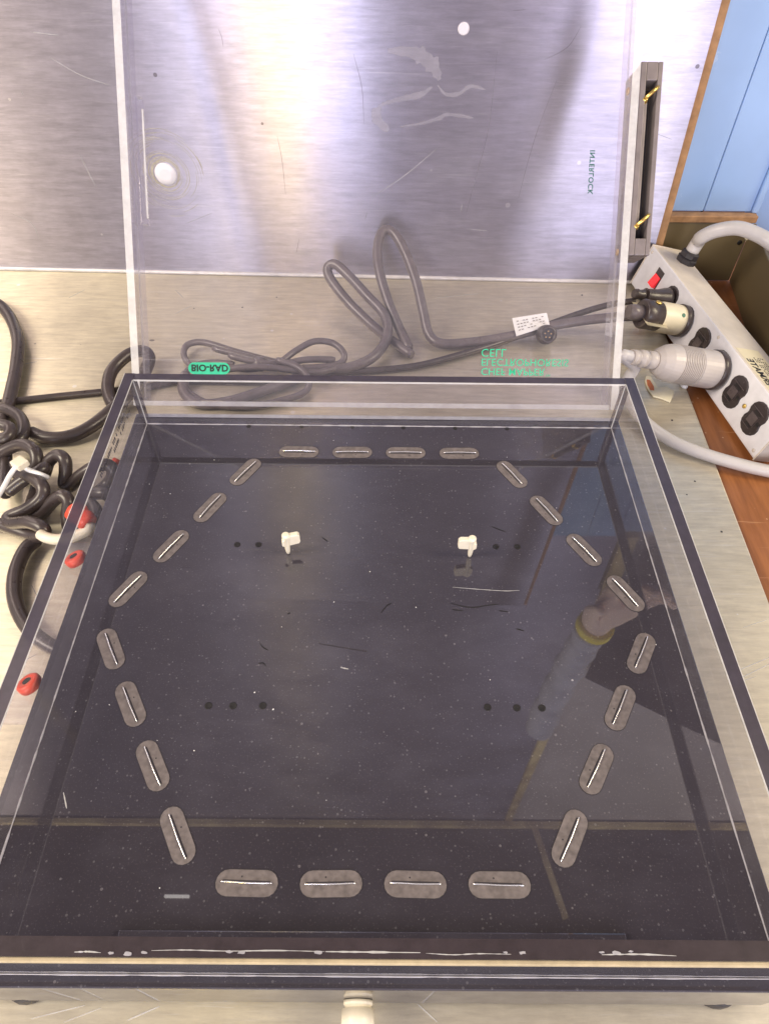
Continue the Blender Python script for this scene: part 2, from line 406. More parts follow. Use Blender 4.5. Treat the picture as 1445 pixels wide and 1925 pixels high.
# ================================================================== the setting
def bx(y): return 0.3190 + 0.0325 * y            # right edge of the bench (slightly turned to the tank)
def by(x): return 0.5483 - 0.0222 * x            # line where bench meets backsplash
b = MB()
pts = [(-1.3, -0.75), (bx(-0.75), -0.75), (bx(by(0.336)), by(0.336)), (-1.3, by(-1.3))]
b.prism(pts, BZ - 0.004, BZ)
bench = b.build('benchtop', 'bench', None, 0.0015); tag(bench, 'brushed stainless steel bench top under the tank', kind='structure')
b = MB(); b.box((-0.05, -0.75, BZ - 0.04), (1.6, 0.80, BZ - 0.0042))
tag(b.build('desk_top', 'wood'), 'orange brown wooden desk top right of the steel bench', kind='structure')

# backsplash: steel sheet on a plywood board, turned like the bench
sp = thing('backsplash', (0, by(0), BZ), 'tall brushed stainless steel backsplash sheet with plywood edge behind the tank', 'backsplash')
def SPX(v):                                     # local (x along sheet, depth, z above bench) -> world
    x = v.x - max(0.0, v.x - 0.2) / 0.14 * 0.046 * v.z * (1 if v.x > 0.2 else 0)
    return Vector((x, by(x) + v.y, BZ + v.z))
b = MB(); b.box((-1.3, 0.0, 0.001), (0.3345, 0.002, 0.86), 0, SPX); b.build('steel_sheet', 'splash', sp)
b = MB(); b.box((-1.3, 0.0022, 0.001), (0.3445, 0.018, 0.86), 0, SPX); b.build('plywood_board', 'plywood', sp)
b = MB(); b.box((0.2, by(-.5) + 0.0287, BZ + 0.40), (0.46, by(-.5) + 0.031, BZ + 0.8622)); b.build('side_sheet', 'splash', sp)
b = MB()
b.tube([SPX(Vector((x, -0.0008, 0.0022))) for x in (-1.29, -0.6, -0.3, 0.0, 0.2, 0.333)], 0.0026, 8, sub=6); b.build('caulk_seam', 'caulk', sp)
def on_splash(px, py):
    d = ray(px, py)
    # plane y = by(x)
    t = (0.5483 - 0.0222 * CAM.x - CAM.y) / (d.y + 0.0222 * d.x)
    return CAM + d * t
nW = Vector((0.0222, 1, 0)).normalized() * -1
c = on_splash(312, 327)
b = MB(); b.lathe([(0.0125, -0.001), (0.0125, 0.0006), (0.0115, 0.0018), (0.006, 0.0024)], c, nW, 24); b.build('white_disc', 'white', sp)  # raised white disc on the sheet
c = on_splash(871, 54)
b = MB(); b.lathe([(0.0058, -0.001), (0.0058, 0.0006), (0.0048, 0.0014)], c, nW, 14); b.build('white_disc', 'white', sp)  # smaller white disc

# dried water marks and long scratches lying on the steel sheet
def ribbon(name, pts, width, mat, parent, place, nrm, sub=6, wob=0.0):
    P = spline([place(*p) for p in pts], sub); n = len(P); vs = []; fs = []
    for i, p in enumerate(P):
        t = (P[min(i + 1, n - 1)] - P[max(i - 1, 0)]).normalized(); sd = t.cross(nrm).normalized()
        k = width * .5 * (math.sin(math.pi * (i + .6) / (n + .2)) ** .5) * (1 + random.uniform(-wob, wob))
        vs += [p + nrm * .0001 - sd * k, p + nrm * .0001 + sd * k, p + nrm * .00022 + sd * k, p + nrm * .00022 - sd * k]
    for i in range(n - 1):
        a = i * 4; c_ = a + 4
        for q in range(4): fs.append((a + q, a + (q + 1) % 4, c_ + (q + 1) % 4, c_ + q))
    fs += [(3, 2, 1, 0), tuple(4 * (n - 1) + q for q in range(4))]
    b = MB(); b.add(vs, fs); return b.build(name, mat, parent)
for pts, wd in (([(712, 198), (752, 186), (790, 178), (812, 163)], .006), ([(822, 160), (838, 177), (862, 176), (884, 162), (912, 168)], .004), ([(752, 238), (790, 232), (826, 222), (838, 215), (868, 218), (890, 222)], .004), ([(728, 95), (780, 100), (812, 122), (826, 150)], .015), ([(715, 200), (706, 220), (730, 246)], .010)):
    ribbon('water_mark', pts, wd, 'water_mark', sp, on_splash, nW, 10, .35)
for pts in ([(1092, 48), (1072, 82), (1052, 98), (1022, 112)], [(1046, 150), (1012, 238), (990, 310), (974, 372)], [(521, 255), (530, 300), (537, 366)], [(664, 100), (680, 165), (684, 232)], [(411, 54), (417, 70), (420, 88)], [(562, 450), (557, 476)], [(934, 96), (918, 240), (892, 340), (874, 408)], [(964, 20), (988, 18)]):
    ribbon('scratch', pts, .0006, 'scratch_dark', sp, on_splash, nW)
for pts in ([(40, 170), (45, 180)], [(95, 108), (150, 140), (205, 160)], [(150, 290), (170, 330), (182, 352)], [(20, 400), (60, 420), (75, 450)], [(880, 430), (915, 434)], [(868, 384), (866, 398)], [(690, 400), (686, 412)], [(820, 280), (760, 330), (700, 370)], [(60, 60), (110, 66)], [(1230, 250), (1262, 262)], [(350, 420), (400, 400)]):
    ribbon('scratch', pts, .0006, 'scratch_and_glint', sp, on_splash, nW)
# ground ring of swirl marks round the large disc; warm sheen put into their colour
c = on_splash(312, 327)
for k in range(80):
    rr = .015 + .036 * random.random() ** 1.6; a0 = random.uniform(0, 6.28); da = random.uniform(.15, .7) * .03 / rr
    P = [(rr * math.cos(a0 + da * q), rr * math.sin(a0 + da * q)) for q in range(4)]
    ribbon('swirl_mark', P, random.uniform(.0003, .0006), 'scratch_sheen', sp, lambda u, v, c=c: Vector((c.x + u, by(c.x + u), c.z + v)), nW, 3)

# upper wall, ceiling, cabinet hanging on the wall (seen mirrored in the black tank floor)
b = MB(); b.box((-2.2, by(-.5) + 0.0285, BZ + 0.8625), (0.47, by(-.5) + 0.031, 2.33)); tag(b.build('upper_wall', 'splash'), 'steel clad wall above the steel backsplash sheet', kind='structure')
b = MB(); b.box((-2.2, -0.05, 2.331), (2.2, by(-.5) + 0.06, 2.37)); tag(b.build('wall_shelf', 'dark_paint'), 'dark brown shelf board high above the back of the bench', 'shelf')
b = MB(); b.box((0.4952, by(-.5) + 0.0285, 0.605), (2.2, by(-.5) + 0.031, 2.33)); tag(b.build('side_wall_upper', 'upper_wall'), 'pale painted wall above the blue cabinet', kind='structure')
tr = thing('wall_trim', (0.47, 0.58, 1.0), 'brown wooden trim along the upper wall end and ceiling', 'trim')
b = MB(); b.box((0.4702, by(-.5) + 0.020, 0.62), (0.4948, by(-.5) + 0.062, 2.33)); b.build('upright_batten', 'trim_wood', tr)
b = MB(); b.box((-2.2, by(-.5) + 0.002, 2.298), (1.5, by(-.5) + 0.0198, 2.3305)); b.build('cornice_batten', 'trim_wood', tr)
b = MB(); b.prism([(.572, .562), (.640, .262), (.658, .268), (.592, .562)], 2.314, 2.3305); b.build('shelf_batten', 'trim_wood', tr)

b = MB(); b.box((-.745, .322, 2.316), (-.660, .330, 2.3305)); lm_, lnt, lp_, lo_ = new_mat('lit_tube')
lp_.inputs['Emission Color'].default_value = (1, .95, .9, 1); lp_.inputs['Emission Strength'].default_value = 2.2; M['lit'] = lm_
tag(b.build('shelf_lamp', 'lit'), 'short lit tube lamp under the high shelf board', 'lamp')

# blue cabinet front and the olive tray under it
BY = 0.566
blue = thing('blue_cabinet', (0.40, BY, 0.02), 'blue painted metal cabinet front with vertical seams at right', 'cabinet')
b = MB(); b.box((0.31, BY, 0.0225), (0.3868, BY + 0.02, 0.60)); b.build('door_panel', 'blue', blue, 0.0012)
b = MB(); b.box((0.3876, BY, 0.0225), (0.4445, BY + 0.02, 0.60)); b.build('door_panel', 'blue', blue, 0.0012)
b = MB(); b.box((0.4450, BY - 0.004, 0.0225), (0.4520, BY + 0.02, 0.60)); b.build('edge_fold', 'blue', blue, 0.0012)
b = MB(); b.box((0.4525, BY + 0.012, -0.02), (1.6, BY + 0.03, 0.60)); b.build('side_panel', 'blue', blue, 0.0012)
b = MB(); b.box((0.386, BY + 0.004, 0.02), (0.3884, BY + 0.018, 0.60)); b.build('seam_strip', 'hole', blue)
b = MB(); b.prism([(.502, .560), (.80, .385), (1.5, .385), (1.5, .560)], 0.62, 1.145); tag(b.build('wall_cabinet', 'dark_paint', None, 0.004), 'dark brown cabinet hanging high on the blue wall', 'cabinet')

ol = thing('olive_tray', (0.39, 0.55, BZ), 'olive brown painted metal tray corner with wooden lip behind the power strip', 'tray')
b = MB(); b.box((0.3455, 0.556, BZ - 0.003), (0.4475, 0.5605, 0.0135)); b.build('back_plate', 'olive', ol, 0.001)
def OX(v):                                      # right plate: turned a little
    return Vector((0.4475 + v.x + (v.y - 0.5558) * 0.14, v.y, v.z))
b = MB(); b.box((0, 0.20, BZ - 0.003), (0.004, 0.5558, 0.0135), 0, OX); b.build('side_plate', 'olive', ol, 0.001)
b = MB(); b.box((0.3452, 0.5545, 0.0138), (0.4505, 0.5655, 0.0222)); b.build('wooden_lip', 'plywood', ol, 0.001)
c = aty(1389, 456, 0.556)
b = MB(); b.lathe([(0.0030, -0.002), (0.0030, 0.0006), (0.0018, 0.0006)], c, (0, -1, 0), 12); b.build('rivet', 'hole', ol)
c = aty(1408, 452, 0.556)
b = MB()
for k, (dx, dz, r) in enumerate(((0, 0, .005), (.006, .003, .0042), (.0035, -.0055, .0036), (-.005, .004, .003))):
    b.lathe([(r * .2, -.002), (r, 0), (r * .9, .003), (r * .4, .0052)], c + Vector((dx, 0, dz)), (0.1 * k, -1, .1), 10)
b.build('filler_lump', 'scrap', ol)

for pts in ([(1382, 1262), (1445, 1236)], [(1390, 1275), (1450, 1246)], [(1376, 1286), (1420, 1272)], [(1300, 1330), (1330, 1300)], [(60, 1915), (160, 1890)], [(120, 1922), (190, 1895)], [(240, 1918), (300, 1892)], [(785, 1888), (822, 1922)], [(30, 1250), (70, 1230)], [(60, 1100), (75, 1130)], [(330, 590), (360, 575)], [(820, 560), (900, 552)], [(1395, 1180), (1440, 1165)], [(20, 690), (70, 680)], [(130, 560), (160, 545)], [(330, 545), (345, 560)], [(110, 1660), (20, 1700)]):
    ribbon('scratch', pts, random.uniform(.0004, .0008), 'scratch_and_glint', bench, lambda x, y: at(x, y, BZ), Vector((0, 0, 1)))
for x, y, r in ((456, 578, .0011), (365, 580, .0007), (520, 559, .0009), (1093, 555, .0012), (905, 640, .0006), (1305, 905, .0010), (1290, 930, .0008), (1355, 1000, .0009), (1262, 790, .0011), (1262, 830, .0009)):
    q = at(x, y, BZ); b = MB(); b.prism([(q.x + r * random.uniform(.6, 1.3) * math.cos(t), q.y + r * random.uniform(.6, 1.3) * math.sin(t)) for t in (0, .9, 1.9, 2.8, 3.7, 4.7, 5.5)], BZ + .0001, BZ + .0004); b.build('grime_spot', 'seam_and_shadow', bench)

# ================================================================== the tank
tank = thing('electrophoresis_tank', (0, 0, BZ), 'large black floored electrophoresis tank with clear acrylic walls and open clear lid', 'lab tank')
H = 0.0495; XI = 0.206; XO = 0.214; YB = 0.2015; YF = -0.2013; YBO = 0.2095; YFO = -0.2093
b = MB(); b.box((-0.2188, -0.2155, -0.049), (0.2145, 0.2150, 0.0)); b.build('base_slab', 'black', tank, 0.0008)
E1 = [1, 1, 0, 1, 0, 1]
b = MB(); b.box((-XO, YFO, 0.0004), (-XI, YBO, H), mis=[0, 1, 1, 0, 1, 0]); b.build('side_wall', ['clear', 'edge_dark'], tank)
b = MB(); b.box((XI, YFO, 0.0004), (XO, YBO, H), mis=[0, 1, 1, 0, 1, 0]); b.build('side_wall', ['clear', 'edge_dark'], tank)
b = MB(); b.box((-XI + .0002, YB, 0.0004), (XI - .0002, YBO, H - .0003), mis=[0, 1, 0, 0, 0, 0]); b.build('back_wall', ['clear', 'edge_dark'], tank)
b = MB(); b.box((-XI + .0002, YFO, 0.0004), (XI - .0002, YF, H - .0003), mis=[0, 1, 0, 0, 0, 0]); b.build('front_wall', ['clear', 'edge_front'], tank)
b = MB(); b.box((-0.2140, YFO - 0.0022, H - 0.0042), (0.2140, YFO - 0.0002, H - 0.0005)); b.build('front_bevel', 'edge_warm', tank, 0.0006)
# glue beads along the wall feet : uneven
def bead(name, p0, p1, r, mat='glue'):
    n = 60; P = [Vector(p0).lerp(Vector(p1), i / n) for i in range(n + 1)]
    rnd = [random.uniform(0.35, 1.0) ** 1.5 for _ in range(n + 1)]
    b = MB(); b.tube(P, lambda t: r * (0.35 + rnd[min(n, int(t * n))]), 6, sub=2); return b.build(name, mat, tank)
bead('glue_bead', (-XI, YB - .0002, .0002), (XI, YB - .0002, .0002), 0.0006)
bead('glue_bead', (-XI + .0002, YF, .0002), (-XI + .0002, YB, .0002), 0.0005)
bead('glue_bead', (XI - .0002, YF, .0002), (XI - .0002, YB, .0002), 0.0005)
bead('glue_bead', (-XO, YFO - .0004, .0003), (XO, YFO - .0004, .0003), 0.0004)
# highlights on the sheet edges, built as thin bright strips
for nm, lo, hi in (('edge_highlight', (-XI + .0004, YB - .0006, H - .0016), (XI - .0004, YB - .0001, H - .0002)), ('edge_highlight', (-XI + .0001, YB - .0008, .0006), (-XI + .0007, YB - .0002, H - .002)), ('edge_highlight', (XI - .0007, YB - .0008, .0006), (XI - .0001, YB - .0002, H - .002)),
                   ('edge_highlight', (XI - .0005, YF, H - .0009), (XI - .0001, YB - .001, H + .0001)), ('edge_highlight', (XO + .0001, YFO, H - .0009), (XO + .0005, YBO, H + .0001)), ('edge_highlight', (-XI + .0001, YF, H - .0009), (-XI + .0005, YB - .001, H + .0001)), ('edge_highlight', (-XO - .0005, YFO, H - .0009), (-XO - .0001, YBO, H + .0001)), ('edge_highlight', (-XI, YBO + .0001, .0010), (XI, YBO + .0014, .0040))):
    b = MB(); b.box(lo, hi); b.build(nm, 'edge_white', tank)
# bubbles in the front wall joint
for px in (155, 212, 238, 272, 425, 455, 945, 985, 1128, 1160, 1186, 596):
    b = MB(); c = at(px + random.uniform(-6, 6), 1791 + random.uniform(-3, 3), H); k_ = random.uniform(.4, 1); b.prism([(c.x + q.x * random.uniform(.6, 1.2), c.y + q.y * .5 * random.uniform(.6, 1.2)) for q in [Vector((.0024 * k_ * math.cos(t), .0018 * k_ * math.sin(t))) for t in [i * math.pi / 5 for i in range(10)]]], H - .0003, H + .0002)
    o = b.build('bubble', 'glue', tank)
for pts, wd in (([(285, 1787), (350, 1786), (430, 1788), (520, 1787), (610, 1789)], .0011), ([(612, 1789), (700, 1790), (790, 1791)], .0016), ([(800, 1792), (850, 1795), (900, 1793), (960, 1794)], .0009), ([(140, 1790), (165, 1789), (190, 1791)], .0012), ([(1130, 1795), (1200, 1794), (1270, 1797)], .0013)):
    ribbon('edge_glint', pts, wd * .45, 'scratch_and_glint', tank, lambda x, y: at(x, y, H - .0002), Vector((0, 0, 1)), 8, .5)  # highlight streaks along the front edge, modelled as pale ribbons
# step bar inside the front wall
b = MB(); b.box((-0.131, -0.1985, 0.0003), (0.131, -0.1905, 0.0040)); b.build('step_bar', 'black', tank, 0.0008)
# holes along the back edge and in the floor
for x, y in [(-.1156, .1994), (-.0688, .1994), (-.024, .1994), (.0212, .1994), (.0671, .1994), (.113, .1994)]:
    b = MB(); b.prism(circ(0.0019, 14, x, y), 0.0001, 0.0004); b.build('drain_hole', 'hole', tank)
for x, y in [(-.1069, .066), (-.0907, .0662), (.09, .0661), (.1063, .0663), (-.1066, -.065), (-.091, -.0649), (-.072, -.0647), (.0715, -.0646), (.0902, -.0648), (.1062, -.0647)]:
    b = MB(); b.lathe([(0.0024, 0.0001), (0.0024, 0.00035), (0.0019, 0.0002), (0.0004, 0.00015)], (x, y, 0), (0, 0, 1), 16); b.build('screw_hole', 'hole', tank)
# 24 electrodes on a hexagon
A_ = 0.1675; SP = 0.045686
first = None
for k in range(6):
    th = R(90 - 60 * k); nx, ny = math.cos(th), math.sin(th); tx, ty = math.sin(th), -math.cos(th)
    for j in (-1.5, -.5, .5, 1.5):
        cx, cy = nx * A_ + tx * j * SP, ny * A_ + ty * j * SP
        ang = math.atan2(ty, tx)
        if first is None:
            b = MB(); b.prism(stadium(0.0345, 0.0140), 0.0001, 0.00025, None, 1); b.prism(stadium(0.0338, 0.0133), 0.00025, 0.00045, None, 0, None, 0.0001)
            b.lathe([(.0005, .00045), (.0005, .00055)], (0.003, -0.0032, 0), (0, 0, 1), 8, 1)
            e = b.build('electrode', ['electrode', 'seam_and_shadow'], tank)
            b = MB(); b.tube([(-.0136, 0, .0004), (-.0130, 0, .0012), (-.006, 0.0002, .0014), (0, 0.0003, .0015), (.006, 0.0001, .0014), (.0130, 0, .0012), (.0136, 0, .0004)], 0.00036, 8, sub=4)
            b.prism(stadium(0.0262, 0.0009), 0.00046, 0.00052, lambda v: v + Vector((0, -.0008, 0)), 1)  # thin dark strip painted as the wire's shadow
            wi = b.build('electrode_wire', ['wire', 'seam_and_shadow'], None); wi.parent = e
            first = (e, wi)
        else:
            e = first[0].copy(); COL.objects.link(e); e.parent = tank
            wi = first[1].copy(); COL.objects.link(wi); wi.parent = e; wi.location = (random.uniform(-.0007, .0007), random.uniform(-.0004, .0006), 0); wi.rotation_euler = (0, 0, random.uniform(-.03, .03))
        e.matrix_parent_inverse = world(tank).inverted()
        e.location = (cx, cy, 0); e.rotation_euler = (0, 0, ang + random.uniform(-.02, .02))
# two cream pegs
for s_, x, y, tw in ((1, -.0672, .0580, 0.22), (-1, .0690, .0565, -0.06)):
    pg = thing('gel_peg', (x, y, 0), 'cream plastic gel peg standing at the ' + ('left' if s_ > 0 else 'right') + ' of the pair on the tank floor', 'peg', 'cream pegs on the tank floor')
    ct, st = math.cos(tw), math.sin(tw)
    X = lambda v, x=x, y=y, s_=s_, ct=ct, st=st: Vector((x + s_ * (v.x * ct - v.y * st), y + v.x * st + v.y * ct, v.z))
    b = MB(); b.lathe([(.0010, .0004), (.0016, .003), (.0021, .0085), (.0024, .012), (.0025, .019), (.0031, .0205), (.0030, .0222), (.0020, .0232)], (x, y, 0), (0, 0, 1), 14); b.build('post', 'cream', pg)
    b = MB(); b.prism([(.0018, .0112), (.0092, .0122), (.0100, .0142), (.0100, .0205), (.0086, .0222), (.0018, .0218)], -.0020, .0020, lambda v: X(Vector((v.x, v.z, v.y)))); b.build('flag', 'cream', pg, 0.0006)
    b = MB(); b.prism([(-.0036, .0128), (-.0012, .0112), (-.0012, .0190), (-.0034, .0182)], -.0030, .0010, lambda v: X(Vector((v.x, v.z, v.y)))); b.build('ear', 'cream', pg, 0.0006)
# scuffs lying on the tank floor
fl = lambda x, y: at(x, y, 0.0)
for pts, wd, mt in (([(850, 1104), (900, 1108), (948, 1111), (976, 1110)], 0.0004, 'scratch_and_glint'), ([(846, 1134), (884, 1142), (915, 1138), (936, 1136)], .0008, 'hole'), ([(850, 1146), (870, 1148)], .0008, 'hole'), ([(938, 1148), (954, 1150)], .0008, 'hole'), ([(716, 1152), (728, 1138), (736, 1134)], .0008, 'hole'), ([(489, 1210), (496, 1218), (505, 1222)], .0008, 'hole'), ([(486, 1248), (494, 1246), (500, 1252)], .0008, 'hole'), ([(540, 1154), (546, 1152)], .0008, 'hole'), ([(924, 990), (950, 1000)], .0008, 'hole'), ([(605, 1010), (616, 1018)], .0008, 'hole'), ([(970, 1182), (984, 1186)], .0008, 'hole'), ([(600, 1210), (690, 1225)], .0006, 'seam_and_shadow'), ([(120, 1490), (126, 1520)], .0008, 'scratch_and_glint'), ([(43, 1768), (47, 1790)], .0012, 'scratch_and_glint'), ([(640, 1255), (655, 1258)], .0008, 'scratch_and_glint')):
    ribbon('floor_scuff', pts, wd, mt, tank, fl, Vector((0, 0, 1)), 6, .3)
for k in range(22):
    x = random.uniform(-.2, .2); y = random.uniform(-.19, .19); r = random.choice((.00025, .00035, .0004, .0006))
    b = MB(); b.prism([(x + r * random.uniform(.5, 1.3) * math.cos(t), y + r * random.uniform(.5, 1.3) * math.sin(t)) for t in (0, 1.2, 2.5, 3.7, 5)], .0001, .0004); b.build('dust_grain', 'white', tank)
# red jacks on the left side of the base
for px, py in ((143, 1051), (56, 1286)):
    c = at(px, py, -0.012); ax = Vector((-0.35, 0.25, 0.9))
    b = MB(); b.lathe([(.0052, -.004), (.0075, -.003), (.0082, 0), (.0080, .0022), (.0068, .0034), (.0034, .0036), (.0030, .0028)], c, ax, 20)
    j = b.build('jack', 'red', tank)
    b = MB(); b.lathe([(.0029, .0030), (.0029, .0036)], c, ax, 14); b.build('jack_hole', 'hole', j)
b = MB(); b.box((-0.252, -0.070, -0.020), (-0.2192, 0.080, -0.0165)); b.build('terminal_ledge', 'clear_rim', tank, 0.0006)
# front drain spout and feet
b = MB(); c = Vector((-0.0075, -0.2157, -0.037))
b.lathe([(.0078, 0), (.0078, .0020), (.0070, .0026), (.0070, .0034), (.0086, .0040), (.0087, .0105), (.0072, .0130), (.0070, .020)], c, (0, -1, 0), 22); b.build('drain_spout', 'cream', tank)
for x, y in ((-.194, -.2012), (.194, -.2012), (-.196, .200), (.192, .200)):
    b = MB(); b.lathe([(.0135, 0.0003), (.0155, .002), (.0150, .009), (.013, .0108)], (x, y, BZ), (0, 0, 1), 22); b.build('foot', 'rubber', tank)
# faint printed note on the left wall
b = MB()
for k in range(34):
    y = 0.196 - k * 0.0026
    for l_, zz in enumerate((0.0275, 0.0215)):
        if random.random() < 0.75 and not (l_ == 1 and k > 20):
            hgt = random.uniform(.0018, .0036); b.box((-0.2143, y, zz - hgt / 2), (-0.21405, y + random.uniform(.0009, .0018), zz + hgt / 2))
b.build('printed_note', 'ink', tank)

# ------------------------------------------------------------------ the lid (hinged at the back, leaning away)
LA = R(38.8)
LU = Vector((0, math.sin(LA), math.cos(LA))); LN = Vector((0, -math.cos(LA), math.sin(LA))); LO = Vector((-0.0033, 0.2163, 0.008)); LXv = Vector((1, 0, 0))
def LX(v): return LO + LXv * v.x + LU * v.y + LN * v.z
lid = bpy.data.objects.new('lid', None); COL.objects.link(lid); lid.parent = tank; lid.location = LO; lid.matrix_parent_inverse = world(tank).inverted()
lid['label'] = 'clear acrylic lid standing open behind the tank'
LL = 0.432; D = 0.030
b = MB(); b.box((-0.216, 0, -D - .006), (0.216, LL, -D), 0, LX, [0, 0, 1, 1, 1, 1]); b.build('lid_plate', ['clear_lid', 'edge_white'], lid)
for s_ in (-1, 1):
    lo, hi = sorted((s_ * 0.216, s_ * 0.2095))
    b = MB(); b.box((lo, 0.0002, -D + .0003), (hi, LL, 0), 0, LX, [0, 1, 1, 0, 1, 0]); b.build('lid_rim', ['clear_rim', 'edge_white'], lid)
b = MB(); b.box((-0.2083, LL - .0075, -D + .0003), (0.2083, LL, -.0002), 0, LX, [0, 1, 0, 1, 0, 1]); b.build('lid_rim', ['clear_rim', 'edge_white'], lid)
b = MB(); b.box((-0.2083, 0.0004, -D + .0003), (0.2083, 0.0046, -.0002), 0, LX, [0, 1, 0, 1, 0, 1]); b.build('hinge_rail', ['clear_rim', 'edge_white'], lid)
b = MB(); b.box((-0.2082, 0.158, -D + .0004), (-0.2035, 0.262, -D + 0.009), 0, LX, [0, 0, 1, 0, 1, 0]); hb = b.build('handle_bar', ['clear_rim', 'edge_white'], lid, 0.0006)
b = MB(); b.box((-0.2034, 0.163, -D + .006), (-0.2021, 0.252, -D + 0.0078), 0, LX); b.build('edge_highlight', 'edge_white', hb)  # bright strip drawn as the bar's edge highlight
ZP = -D + 0.0003
def LT(x0, u0): return lambda v: LX(Vector((x0 + v.x, u0 - v.y, ZP + v.z)))
SZ = 0.0102
lettering('lid_lettering', 'CELL', LT(0.0962, 0.0540), SZ, 'green', lid, 0.00003, 1.06)
lettering('lid_lettering', 'ELECTROPHORESIS', LT(0.0964, 0.0452), SZ * .90, 'green', lid, 0.00003, 1.04)
lettering('lid_lettering', 'CHEF MAPPER', LT(0.0966, 0.0366), SZ * .90, 'green', lid, 0.00003, 1.04)
lettering('lid_lettering', 'TM', LT(0.1568, 0.0318), SZ * .3, 'green', lid)
b = MB(); b.prism(stadium(0.0385, 0.0108), 0, 0.0002, lambda v: LX(Vector((-0.1548 + v.x, 0.0340 + v.y, ZP + v.z)))); b.build('logo_badge', 'green', lid)
lettering('logo_lettering', 'BIO-RAD', lambda v: LX(Vector((-0.1713 + v.x, 0.0372 - v.y, ZP + .0004 + v.z))), 0.0085, 'ink', lid, 0.0002, 1.02)
lettering('lid_lettering', 'INTERLOCK', lambda v: LX(Vector((0.1905 - v.y, 0.2255 - v.x, ZP + v.z))), 0.0062, 'green_dark', lid, 0.0001, 1.12)
# interlock bracket on the lid's right side
bk = MB(); x0, x1, u0, u1, n0, n1 = 0.2166, 0.2350, 0.1325, 0.2850, -0.040, -0.001
for lo, hi in (((x0, u0, n0), (x1, u1, n0 + .022)), ((x0, u0, n0 + .0221), (x0 + .0050, u1, n1)), ((x1 - .0040, u0, n0 + .0221), (x1, u1, n1)), ((x0 + .0051, u0, n0 + .0221), (x1 - .0041, u0 + .014, n1)), ((x0 + .0051, u1 - .0145, n0 + .0221), (x1 - .0041, u1, n1))):
    bk.box(lo, hi, 0, LX)
bk.build('interlock_bracket', 'bracket', lid, 0.0008)
b = MB(); b.box((x0 + .0055, u0 + .022, n0 + .0222), (x1 - .0100, u1 - .028, n1 - .004), 0, LX); b.build('slide_bar', 'bracket_bar', lid, 0.0005)
b = MB(); b.box((x1 - .0098, u0 + .0145, n0 + .0222), (x1 - .0042, u1 - .016, n0 + .0226), 0, LX); b.build('slot_shadow_strip', 'bracket_dark', lid)
for uu in (0.2590, 0.1590):
    b = MB(); b.lathe([(.0028, 0), (.0032, .002), (.0027, .0045), (.0018, .0052)], LX(Vector((x0 + .0052, uu - .003, -0.006))), LN + LU * .3, 12)
    b.tube([LX(Vector((x0 + .0055, uu - .002, -0.001))), LX(Vector((x0 + .010, uu + .002, .001))), LX(Vector((x0 + .0155, uu + .007, -.001)))], 0.0016, 8, sub=4)
    b.build('brass_contact', 'brass', lid)
for uu in (0.2730, 0.1400):
    b = MB(); b.lathe([(.0032, 0), (.0030, .0012), (.0014, .0013), (.0012, .0006)], LX(Vector((x0 - .00005, uu, -.030))), (-1, 0, 0), 12); b.build('bracket_screw', 'screw', lid)

# ================================================================== cables
def zt(px, py, h): return at(px, py, BZ + h)
def cable(name, pts, r, mat, label, cat='cable', group=None, sub=8, n=12):
    b = MB(); b.tube([zt(*p) for p in pts], r, n, sub=sub); return tag(b.build(name, mat), label, cat, group)
cable('power_cable', [(-40, 560, .008), (-5, 570, .009), (20, 598, .010), (34, 640, .010), (31, 690, .009), (22, 735, .008), (12, 775, .008), (2, 800, .008)], 0.0066, 'cable_black', 'thick black cable curving down the far left edge of the bench')
cable('signal_cable', [(-40, 760, .004), (0, 757, .004), (100, 746, .004), (200, 736, .004), (280, 727, .004), (340, 716, .004), (420, 716, .005), (520, 716, .005), (600, 703, .005), (690, 697, .005), (780, 688, .005), (860, 668, .005), (940, 644, .006), (1010, 618, .010), (1080, 592, .018), (1140, 574, .026), (1195, 565, .036)], .0036, 'cable_black', 'long thin black cable running straight across the bench to the black plug')
cable('power_cable', [(56, 812, .008), (85, 823, .008), (125, 822, .008), (165, 806, .009), (205, 776, .010), (245, 738, .011), (272, 700, .013), (281, 672, .016), (268, 660, .019), (240, 668, .020), (212, 695, .016), (203, 725, .012), (208, 752, .008), (222, 772, .007)], .0066, 'cable_black', 'thick black cable looping up beside the back left tank corner')
# bundle behind the lid, tied in the middle
bz = .005
loops = [
 [(560, 690, .008), (500, 676, .008), (440, 660, .010), (385, 644, .012), (353, 648, .010), (346, 668, .008), (362, 690, .006), (400, 705, .006)],
 [(400, 655, .016), (470, 672, .014), (540, 690, .012), (600, 690, .012), (640, 682, .012), (646, 664, .018), (625, 645, .022), (590, 642, .022), (555, 660, .016), (520, 684, .012), (470, 694, .010), (430, 690, .010)],
 [(430, 668, .020), (480, 680, .018), (530, 684, .016), (575, 676, .018), (630, 676, .016)],
 [(520, 676, .022), (560, 690, .020), (580, 712, .016), (575, 735, .008), (540, 750, .005), (470, 764, .005), (400, 760, .005), (360, 742, .005), (346, 718, .006), (356, 694, .008), (390, 682, .010), (440, 684, .012)],
 [(380, 708, .012), (420, 696, .016), (470, 690, .020), (520, 692, .018), (590, 700, .012), (640, 690, .010)],
]
bt = thing('cable_bundle', at(500, 690, BZ), 'bundle of dark grey cable loops tied together behind the green logo', 'cable bundle')
for lp in loops:
    b = MB(); b.tube([zt(*p) for p in lp], .0036, 10, sub=8); b.build('cable_loop', 'cable_grey', bt)
b = MB(); b.lathe([(.0066, -.005), (.0080, -.004), (.0083, 0), (.0078, .004), (.0064, .005)], at(488, 684, BZ + .014), Vector((1, -.25, 0)), 14); b.build('bundle_tie', 'cable_grey', bt)
